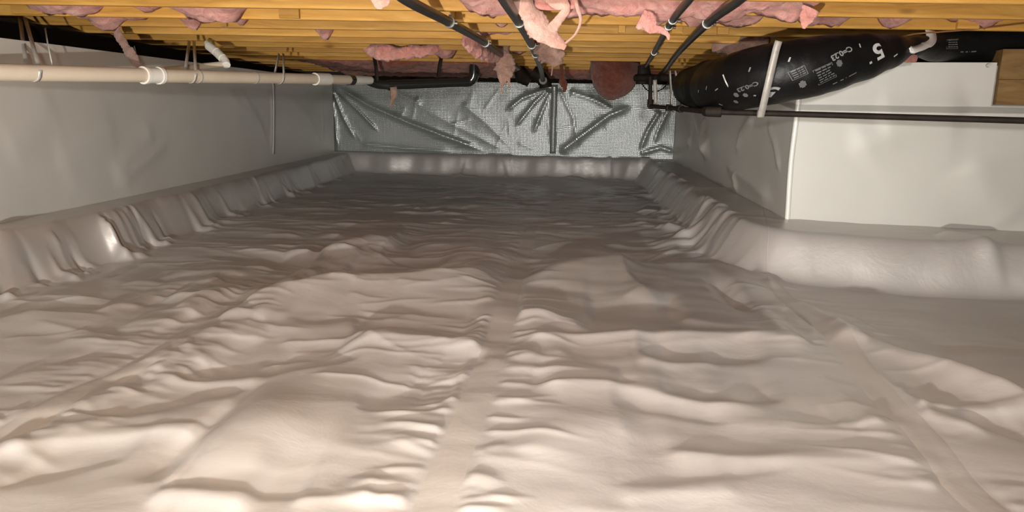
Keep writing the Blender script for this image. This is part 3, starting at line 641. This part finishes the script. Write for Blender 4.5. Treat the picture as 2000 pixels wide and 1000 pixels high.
# ------------------------------------------------------------------ four black pipes under the joists
def pipe_run(pts, r, label, clamps, ends, group='black pipes under the joists', elbow=None):
    P = [aty(a, b, c) for a, b, c in pts]; root = empty('black_pipe', P[0], label, 'pipe', group)
    C = catmull(P, 8); MB().tube(C, r, 14).build('pipe', M_IRON, root)
    for (a, b, c) in clamps:
        p = aty(a, b, c); i = min(range(len(C)), key=lambda q: (C[q]-p).length); i = min(max(i, 0), len(C)-2); d = (C[i+1]-C[i]).normalized()
        q = C[i] + d*((p-C[i]).dot(d))
        s = MB(); s.tube([q-d*.014, q+d*.014], r*1.22, 14); s.tube([q+Vector((r*1.2, -.02, -.004)), q+Vector((r*1.2+.012, -.02, -.004))], .008, 8)
        cl = s.build('pipe_clamp', M_ZINC, root); MB().tube([q+Vector((0, 0, r)), Vector((q.x, q.y, JZ-.001))], .006, 8).build('hanger_rod', M_ZINC, cl)
    for (a, b, c, l) in ends:
        p = aty(a, b, c); MB().tube([p-Vector((0, l, 0)), p+Vector((0, l, 0))], r*1.7, 14).build('coupling', M_IRON, root)
    return root
zP = 1.155
def zp(x, y, z=zP): return (x, y, atz(x, y, z).y)
pipe_run([zp(735, -45), zp(800, 3), zp(875, 42), zp(945, 82), zp(985, 112), (1012, 133, 6.3)], .021, 'black pipe running from the top edge down toward the far left tuft', [zp(878, 44), zp(947, 84)], [zp(985, 112)+(.06,)])
pipe_run([zp(960, -50), zp(985, -2), zp(1012, 40), zp(1032, 75), zp(1046, 105), (1056, 135, 6.4), (1061, 160, 7.0)], .022, 'black pipe in the middle running beside the big torn strip', [zp(1019, 43), zp(1042, 88), zp(1048, 106)], [(1061, 158, 7.0, .10)])
pipe_run([zp(1385, -50), zp(1345, 0), zp(1310, 45), zp(1277, 103), (1262, 128, 5.9)], .015, 'thinner black pipe, left of the two slanting pipes on the right', [zp(1311, 40), zp(1303, 52), zp(1277, 103)], [])
pipe_run([zp(1500, -52), zp(1440, 2), zp(1380, 47), zp(1322, 106), (1300, 136, 6.0), (1282, 153, 6.4)], .019, 'thicker grey black pipe slanting beside the black duct', [zp(1376, 46)], [])
# valve cluster at the far end of the right pipes
vc = empty('pipe_valve', aty(1255, 150, 6.4), 'dark valve body where the right pipes meet by the red bulge', 'valve')
MB().tube([aty(1255, 128, 6.4), aty(1256, 148, 6.4), aty(1254, 164, 6.4)], [.055, .075, .05], 16).build('valve_body', M_RUSTIRON, vc)
MB().tube([aty(1240, 152, 6.35), aty(1330, 152, 6.1)], .03, 14).build('pipe_stub', M_RUSTIRON, vc)
MB().tube([aty(1240, 146, 6.38), aty(1240, 150, 6.38), aty(1248, 160, 6.38)], .02, 10).build('valve_handle', M_RUSTIRON, vc)
# lumps of fittings at the far end of the middle pipes
ft = empty('pipe_fitting', aty(1020, 150, 7.2), 'cluster of dark elbows at the far end of the middle pipes', 'fitting')
MB().tube([aty(1012, 132, 6.9), aty(1020, 150, 7.0), aty(1035, 160, 7.0)], [.05, .075, .05], 14).build('elbow', M_RUSTIRON, ft)
MB().tube(catmull([aty(1040, 140, 7.0), aty(1055, 150, 7.0), aty(1064, 162, 7.0), aty(1066, 171, 7.0)], 6), .06, 14).build('elbow', M_RUSTIRON, ft)

# ------------------------------------------------------------------ rusty cross pipe on the right
cp = empty('gas_pipe', aty(1385, 218, 3.8), 'dark rusty pipe with elbows crossing below the black duct to the right edge', 'pipe')
A1, B1, C1, D1 = aty(1270, 150, 5.9), aty(1270, 207, 5.9), aty(1385, 218, 3.75), aty(2150, 240, 3.25)
MB().tube([A1, B1], .017, 14).build('riser', M_RUSTIRON, cp)
MB().tube([B1, C1], .015, 14).build('run', M_RUSTIRON, cp)
MB().tube([C1, D1], .0145, 14).build('run', M_RUSTIRON, cp)
MB().tube([B1+Vector((0, 0, .05)), B1, B1+(C1-B1).normalized()*.05], .026, 14).build('elbow', M_RUSTIRON, cp)
MB().tube([C1-(C1-B1).normalized()*.07, C1, C1+(D1-C1).normalized()*.06], .026, 14).build('elbow', M_RUSTIRON, cp)
for t in (.42, .62):
    q = B1.lerp(C1, t); d = (C1-B1).normalized(); MB().tube([q-d*.05, q+d*.05], .022, 12).build('coupling', M_RUSTIRON, cp)
M_STRAPD = plain('dull strap', (0.30, 0.28, 0.25), 0.5, 0.2, var=0.15, scale=40)
def strap(name, pts, w, label, group=None, mat=M_STRAPD, side=(1, -.1, 0), cat='strap', smooth=6):
    P = catmull([aty(a, b, c) for a, b, c in pts], smooth)
    o = MB().ribbon(P, w, .0025, side).build(name, mat, autos=False); return tag(o, label, cat, group)
strap('pipe_strap', [(1521, 80, 3.27), (1515, 100, 3.27), (1500, 165, 3.28), (1487, 222, 3.34), (1485, 229, 3.37), (1484, 228, 3.50), (1486, 216, 3.52)], .030, 'flat grey strap hanging in front of the black duct down to the rusty pipe')
strap('pipe_strap', [(1308, 138, 5.0), (1310, 175, 5.0), (1312, 212, 5.0), (1322, 219, 5.0), (1330, 210, 5.0), (1326, 175, 5.0), (1318, 138, 5.0)], .022, 'narrow looped strap holding the rusty pipe near its upright elbow', side=(.5, -1, 0))
strap('hanging_strip', [(1279, 156, 5.7), (1280, 180, 5.7), (1281, 203, 5.7)], .03, 'short grey strip hanging just right of the upright rusty pipe', cat='strip')

# ------------------------------------------------------------------ black insulated duct
DP = [(1338, 166, 5.0, .085), (1356, 170, 4.55, .115), (1392, 169, 4.05, .135), (1440, 160, 3.72, .140), (1500, 146, 3.56, .143), (1560, 135, 3.52, .140), (1620, 124, 3.52, .130), (1680, 113, 3.54, .110), (1730, 102, 3.58, .083), (1772, 93, 3.64, .050), (1795, 90, 3.68, .050), (1830, 90, 3.78, .075), (1880, 88, 3.86, .095), (1960, 86, 3.90, .098), (2060, 84, 3.92, .098), (2200, 84, 3.92, .098)]
dc = catmull([aty(a, b, c) for a, b, c, r in DP], 10); dr = []
for i in range(len(dc)):
    t = i/(len(dc)-1)*(len(DP)-1); k = min(int(t), len(DP)-2); u = t-k; u = u*u*(3-2*u); dr.append(DP[k][3]*(1-u)+DP[k+1][3]*u)
for i in range(0, 22): dr[i] *= 1+.07*math.sin(i*2.1)
duct = empty('flexible_duct', aty(1560, 140, 3.5), 'black insulated flexible duct with white print slung under the joists', 'duct')
NS = 48
MB().tube(dc, dr, NS, wob=.035, wobs=7).build('jacket', M_DUCT, duct, autos=False)
dfr = frames(dc)
def dsurf(si, th, off=.002):
    si = max(0, min(si, len(dc)-1.001)); i = int(si); u = si-i
    p = dc[i].lerp(dc[i+1], u); r = dr[i]*(1-u)+dr[i+1]*u; a = dfr[i][1].lerp(dfr[i+1][1], u); b = dfr[i][2].lerp(dfr[i+1][2], u)
    from mathutils import noise
    dirv = (a*math.cos(th)+b*math.sin(th)); q = p+dirv*r
    rr = r*(1+.035*(noise.noise(q*7)+.6*noise.noise(q*7*2.7+Vector((0, 0, 5)))))
    return p + dirv*(rr+off), dirv
cand = []
for i in range(len(dc)):
    for k in range(NS*2):
        th = math.pi*k/NS; q, n = dsurf(i, th)
        if n.dot(q-O) < 0: cand.append((proj(q), i, th, q))
def dfind(px, py): return min(cand, key=lambda c: (c[0][0]-px)**2+(c[0][1]-py)**2)[1:]
def decal(name, verts2, faces, px, py, ang, mat, scale=1.0):
    """flat print (u right, v up, metres) laid on the jacket round the pixel, turned by ang in the picture"""
    i, th, q = dfind(px, py)
    e = .002; q0, n0 = dsurf(i, th); r = dr[i]; ds = (dc[min(i+1, len(dc)-1)]-dc[i]).length
    ca, sa = math.cos(ang), math.sin(ang)
    # local axes: +s runs to the right of the picture, choose the theta direction that runs up
    up = 1 if dsurf(i, th+.05)[0].z > q0.z else -1
    out = []
    for u, v in verts2:
        u, v = (u*ca-v*sa)*scale, (u*sa+v*ca)*scale
        out.append(dsurf(i+u/ds, th+up*v/r, .0022)[0])
    return MB().add(out, faces).build(name, mat, duct, autos=False)
def text2d(s, size, bold=False):
    cu = bpy.data.curves.new('print', 'FONT'); cu.body = s; cu.size = size; cu.align_x = 'CENTER'; cu.align_y = 'CENTER'; cu.offset = size*(.03 if bold else .012)
    o = bpy.data.objects.new('print', cu); COL.objects.link(o); dg = bpy.context.evaluated_depsgraph_get(); me = bpy.data.meshes.new_from_object(o.evaluated_get(dg))
    bm = bmesh.new(); bm.from_mesh(me); bmesh.ops.triangulate(bm, faces=bm.faces[:]); 
    v = [(w.co.x, w.co.y) for w in bm.verts]; fc = [tuple(x.index for x in q.verts) for q in bm.faces]; bm.free()
    bpy.data.objects.remove(o); bpy.data.curves.remove(cu); bpy.data.meshes.remove(me); return v, fc
def bars(rects):
    v = []; fc = []
    for (x0, y0, x1, y1) in rects:
        n = max(1, int((x1-x0)/.02)); b = len(v)
        for i in range(n+1):
            x = x0+(x1-x0)*i/n; v += [(x, y0), (x, y1)]
        for i in range(n): fc.append((b+2*i, b+2*i+2, b+2*i+3, b+2*i+1))
    return v, fc
def frame_rects(w, h, t): return [(-w/2, -h/2, w/2, -h/2+t), (-w/2, h/2-t, w/2, h/2), (-w/2, -h/2, -w/2+t, h/2), (w/2-t, -h/2, w/2, h/2)]
TILT = math.radians(17)
for px, py, an in [(1714, 100, math.pi+TILT), (1506, 178, math.pi+math.radians(-30))]:
    v, fc = text2d('5', .095, True); v2, fc2 = text2d('"', .034, True)
    k = len(v); v = v + [(a+.047, b+.022) for a, b in v2]; fc = fc + [tuple(i+k for i in q) for q in fc2]
    decal('print_size', v, fc, px, py, an, M_PRINT if px > 1600 else M_PRINTM, 1.0 if px > 1600 else .75)
v, fc = text2d('C=0.23', .034, True); decal('print_value', v, fc, 1645, 103, math.pi+math.radians(20), M_PRINTM)
v, fc = text2d('C=0.23', .026, True); decal('print_value', v, fc, 1462, 168, math.pi+math.radians(10), M_PRINTG)
def panel(px, py, w, h, ang, rows, mat=M_PRINTG):
    R = frame_rects(w, h, .0022); random.seed(px)
    for k in range(rows):
        y = -h/2+h*(k+.7)/(rows+.4); x = -w/2+.008
        while x < w/2-.016:
            l = random.uniform(.008, .022); R.append((x, y, min(x+l, w/2-.006), y+h*.42/rows)); x += l+.004
    v, fc = bars(R); decal('print_panel', v, fc, px, py, ang, mat)
panel(1610, 143, .075, .075, TILT, 6); panel(1558, 141, .065, .042, TILT, 4); panel(1862, 86, .09, .045, 0, 4)
for px, py, ang in [(1546, 115, 70), (1682, 87, 85), (1465, 137, 75), (1382, 170, 60), (1365, 178, 45), (1408, 204, -40), (1400, 175, 20)]:
    v, fc = bars([(-.010, -.0025, .010, .0025)]); decal('print_dash', v, fc, px, py, math.radians(ang), M_PRINT if px > 1500 else M_PRINTM)
for px, py, s in [(1638, 124, .020), (1569, 165, .024), (1457, 184, .014), (1437, 200, .014), (1440, 183, .016)]:
    v, fc = bars([(-s*.6, -s/2, s*.6, s/2), (-s*.3, -s*.75, s*.3, s*.75)]); decal('print_spot', v, fc, px, py, TILT, M_PRINTG)
for px, py, ang in [(1650, 153, 17), (1890, 101, 2)]:
    v, fc = bars([(-.055, -.003, -.035, .003), (-.02, -.003, -.006, .003), (.004, -.002, .008, .002), (.018, -.003, .052, .003)]); decal('print_dash', v, fc, px, py, math.radians(ang), M_PRINTG)
v, fc = bars([(-.012, -.003, .012, .003)]); decal('print_dash', v, fc, 1748, 109, TILT, M_PRINT)
# torn insulation at the pinch, and the wide strap that pinches it
rag('insulation_tuft', [(1756, 108, 3.60, .02), (1772, 113, 3.6, .024), (1790, 114, 3.62, .016)], 'small red tuft poking out where the duct is pinched', M_RUST, seed=21, wob=.2)
P = [aty(1817, 59, 3.70), aty(1819, 74, 3.66), aty(1814, 84, 3.62), aty(1798, 93, 3.57), aty(1780, 98, 3.55), aty(1768, 102, 3.57)]
o = MB().ribbon(catmull(P, 8), [.048]*20+[.04]*12+[.03]*20, .003, (1, -.1, -.2)).build('duct_strap', M_GTAPE, autos=False); tag(o, 'wide silver strap from a joist pinching the black duct', 'strap')
o = MB().tube(catmull([aty(1412, 146, 3.58), aty(1420, 165, 3.57), aty(1434, 185, 3.60), aty(1454, 200, 3.62)], 8), .0035, 8).build('tie_wire', M_STRAP); tag(o, 'thin pale wire curving across the dark end of the duct', 'wire')
o = MB().tube(catmull([aty(1254, 164, 6.3), aty(1264, 176, 6.2), aty(1280, 179, 6.1), aty(1296, 172, 6.0), aty(1306, 160, 5.9)], 8), .005, 8).build('loose_wire', M_RUSTIRON); tag(o, 'loose dark wire looping below the valve beside the upright pipe', 'wire')
o = MB().tube(catmull([aty(1735, 80, 3.66), aty(1736, 76, 3.66), aty(1760, 72, 3.67), aty(1790, 66, 3.675), aty(1840, 62, 3.68), aty(1900, 57, 3.69), aty(2000, 45, 3.70), aty(2060, 37, 3.70)], 8), .004, 8).build('cable', M_BWIRE); tag(o, 'brown cable stapled along the joist above the duct', 'cable')

# ------------------------------------------------------------------ cream drain pipe on the left with branch, then black drain
pv = empty('drain_pipe', aty(297, 150, 4.0), 'long cream plastic drain pipe with white coupling along the left wall', 'pipe')
PA, PB = aty(-40, 140, 2.88), aty(690, 156, 5.75)
pa = PA
def pvat(px):                                        # point of the pipe under pixel column px
    lo, hi = 0., 1.
    for _ in range(40):
        m = (lo+hi)/2
        if proj(PA.lerp(PB, m))[0] < px: lo = m
        else: hi = m
    return PA.lerp(PB, lo)
pd = (PB-PA).normalized(); RP = .036
PA = PA - pd*.06
MB().tube([PA+pd*.0, pvat(620)], RP, 24).build('pipe', M_PVC, pv)
c0, c1 = pvat(279), pvat(314)
MB().tube([c0, c0+pd*.02, c0+pd*.0201, c1-pd*.0201, c1-pd*.02, c1], [RP*1.26, RP*1.26, RP*1.12, RP*1.12, RP*1.26, RP*1.26], 24).build('coupling', M_PVCW, pv)
e0 = pvat(628); MB().tube([e0-pd*.09, e0+pd*.09], RP*1.22, 24).build('coupling', M_PVCW, pv)
MB().tube([e0, pvat(684)], RP*.98, 24).build('pipe', M_PVC, pv)
for px in (386, 497): q = pvat(px); MB().tube([q-pd*.006, q+pd*.006], RP*1.04, 24).build('joint_ring', M_STRAP, pv)
q = pvat(684); MB().tube([q-pd*.03, q+pd*.03], RP*1.18, 24).build('clamp_ring', M_ABS, pv)
MB().tube([q+pd*.03, q+pd*.32], [RP*1.0, RP*.9], 20).build('reducer', M_PVCW, pv)
# branch
br = catmull([pvat(300)+Vector((0, 0, .02)), aty(360, 133, 4.25), aty(432, 126, 4.5), aty(441, 122, 4.52), aty(436, 114, 4.54), aty(424, 102, 4.58), aty(404, 84, 4.65)], 8)
MB().tube(br, .019, 16).build('branch_pipe', M_PVC, pv)
MB().tube([aty(442, 127, 4.5), aty(441, 121, 4.52), aty(436, 114, 4.54)], .025, 16).build('branch_elbow', M_PVCW, pv)
MB().tube([aty(435, 114, 4.54), aty(424, 103, 4.58)], .0275, 16).build('branch_coupling', M_PVCW, pv)
MB().tube([aty(423, 102, 4.58), aty(408, 90, 4.63)], .0275, 16).build('branch_coupling', M_PVCW, pv)
# hangers
def hanger(px, ptop, Yt, label, w=.018):
    c = pvat(px); up = Vector((0, 0, 1)); n = pd.cross(up).normalized()
    top = aty(ptop[0], ptop[1], Yt); P = [top+n*-.012]
    P += [c-n*RP*1.06+up*.01]
    for k in range(7):
        a = math.pi + math.pi*k/6; P.append(c + (n*math.cos(a)+up*math.sin(a))*RP*1.06)
    P += [c+n*RP*1.06+up*.01, top+n*.022]
    o = MB().ribbon(P, w, .002, pd).build('pipe_hanger', M_STRAP, autos=False); return tag(o, label, 'hanger', 'straps that hang the cream pipe')
hanger(66, (42, 34), 3.63, 'leftmost strap hanging the cream pipe from a joist, wide V')
hanger(372, (373, 80), 4.35, 'strap hanging the cream pipe just right of its white coupling')
hanger(545, (548, 105), 4.95, 'strap hanging the cream pipe near its far end, narrow V')
for a, lab in [([(88, 55, 3.4), (93, 85, 3.3), (102, 128, 3.25)], 'thin grey strip dangling behind the pipe by the left edge'), ([(262, 90, 4.2), (268, 112, 4.2), (272, 118, 4.2)], 'short thin strip under the joists near the white coupling')]:
    o = MB().ribbon([aty(*p) for p in a], .008, .002, (1, -.5, 0)).build('hanging_strip', M_STRAP, autos=False); tag(o, lab, 'strip')
# black drain beyond
dk_ = empty('black_drain', aty(760, 162, 6.2), 'black plastic drain with bright glossy elbow before the far wall', 'pipe')
el = catmull([pvat(684)+pd*.28, aty(714, 155, 6.0), aty(735, 164, 6.1), aty(762, 167, 6.15)], 8)
MB().tube(el, .036, 20).build('elbow', M_ABS, dk_)
MB().tube([aty(758, 167, 6.15), aty(772, 166, 6.18)], .044, 20).build('clamp', M_ABS, dk_)
MB().tube([aty(765, 166, 6.16), aty(918, 160, 6.6)], .04, 20).build('pipe', M_ABS, dk_)
MB().tube(catmull([aty(905, 160, 6.58), aty(918, 158, 6.6), aty(925, 148, 6.6), aty(926, 128, 6.6), aty(926, 110, 6.6)], 8), .046, 20).build('elbow', M_ABS, dk_)
for a, lab in [(735, 'dark strap holding the glossy black elbow'), (910, None)]:
    if lab is None: lab = 'dark strap beside the upturned black elbow'; pts = [(862, 112, 6.4), (858, 130, 6.4), (856, 150, 6.4)]
    else: pts = [(731, 112, 5.9), (734, 130, 6.0), (737, 160, 6.02)]
    strap('drain_strap', pts, .03, lab, mat=M_RUSTIRON)
sc = empty('torn_scrap', aty(768, 185, 6.1), 'ragged brown scrap hanging from the black drain clamp', 'scrap')
MB().ribbon([aty(768, 170, 6.1), aty(770, 182, 6.1), aty(769, 190, 6.1)], .055, .012, (1, .3, 0)).build('scrap', M_BROWN, sc, autos=False)
MB().ribbon([aty(768, 186, 6.1), aty(766, 198, 6.1), aty(764, 207, 6.1)], [.04, .03, .018], .010, (1, .3, 0)).build('tail', M_BROWN, sc, autos=False)

# ------------------------------------------------------------------ beam end on the right, small fixings
bm_ = empty('wooden_beam', Vector((2.3, 3.6, .95)), 'end of a stained wooden beam set into the right wall sheet', 'beam')
b0 = A2+tR*(bu-.003); v = []
for q in (b0, b0+tR*1.4):
    for nn in (.040, -.12): v += [(q+nR*nn).xy[:]]
v = [v[0], v[2], v[3], v[1]]
h1 = (bz2-bz)*.55
MB().prism(v, bz-.004, bz+h1).build('plank', M_WOODB, bm_, smooth=False)
MB().prism([(x, y+.004) for x, y in v], bz+h1+.002, bz2+.05).build('plank', M_WOODB, bm_, smooth=False)
for px, py, lab in [(1928, 128, 'grey pin fixing the sheet near the wooden beam')]:
    p = aty(px, py, 3.70); p = atplane(px, py, A2, nR)
    o = MB().tube([p+nR*.01, p+nR*.028], [.011, .009], 12).build('wall_pin', M_PLUG); tag(o, lab, 'pin')
print('TRIS', sum(len(o.data.polygons) for o in bpy.data.objects if o.type == 'MESH')*2)
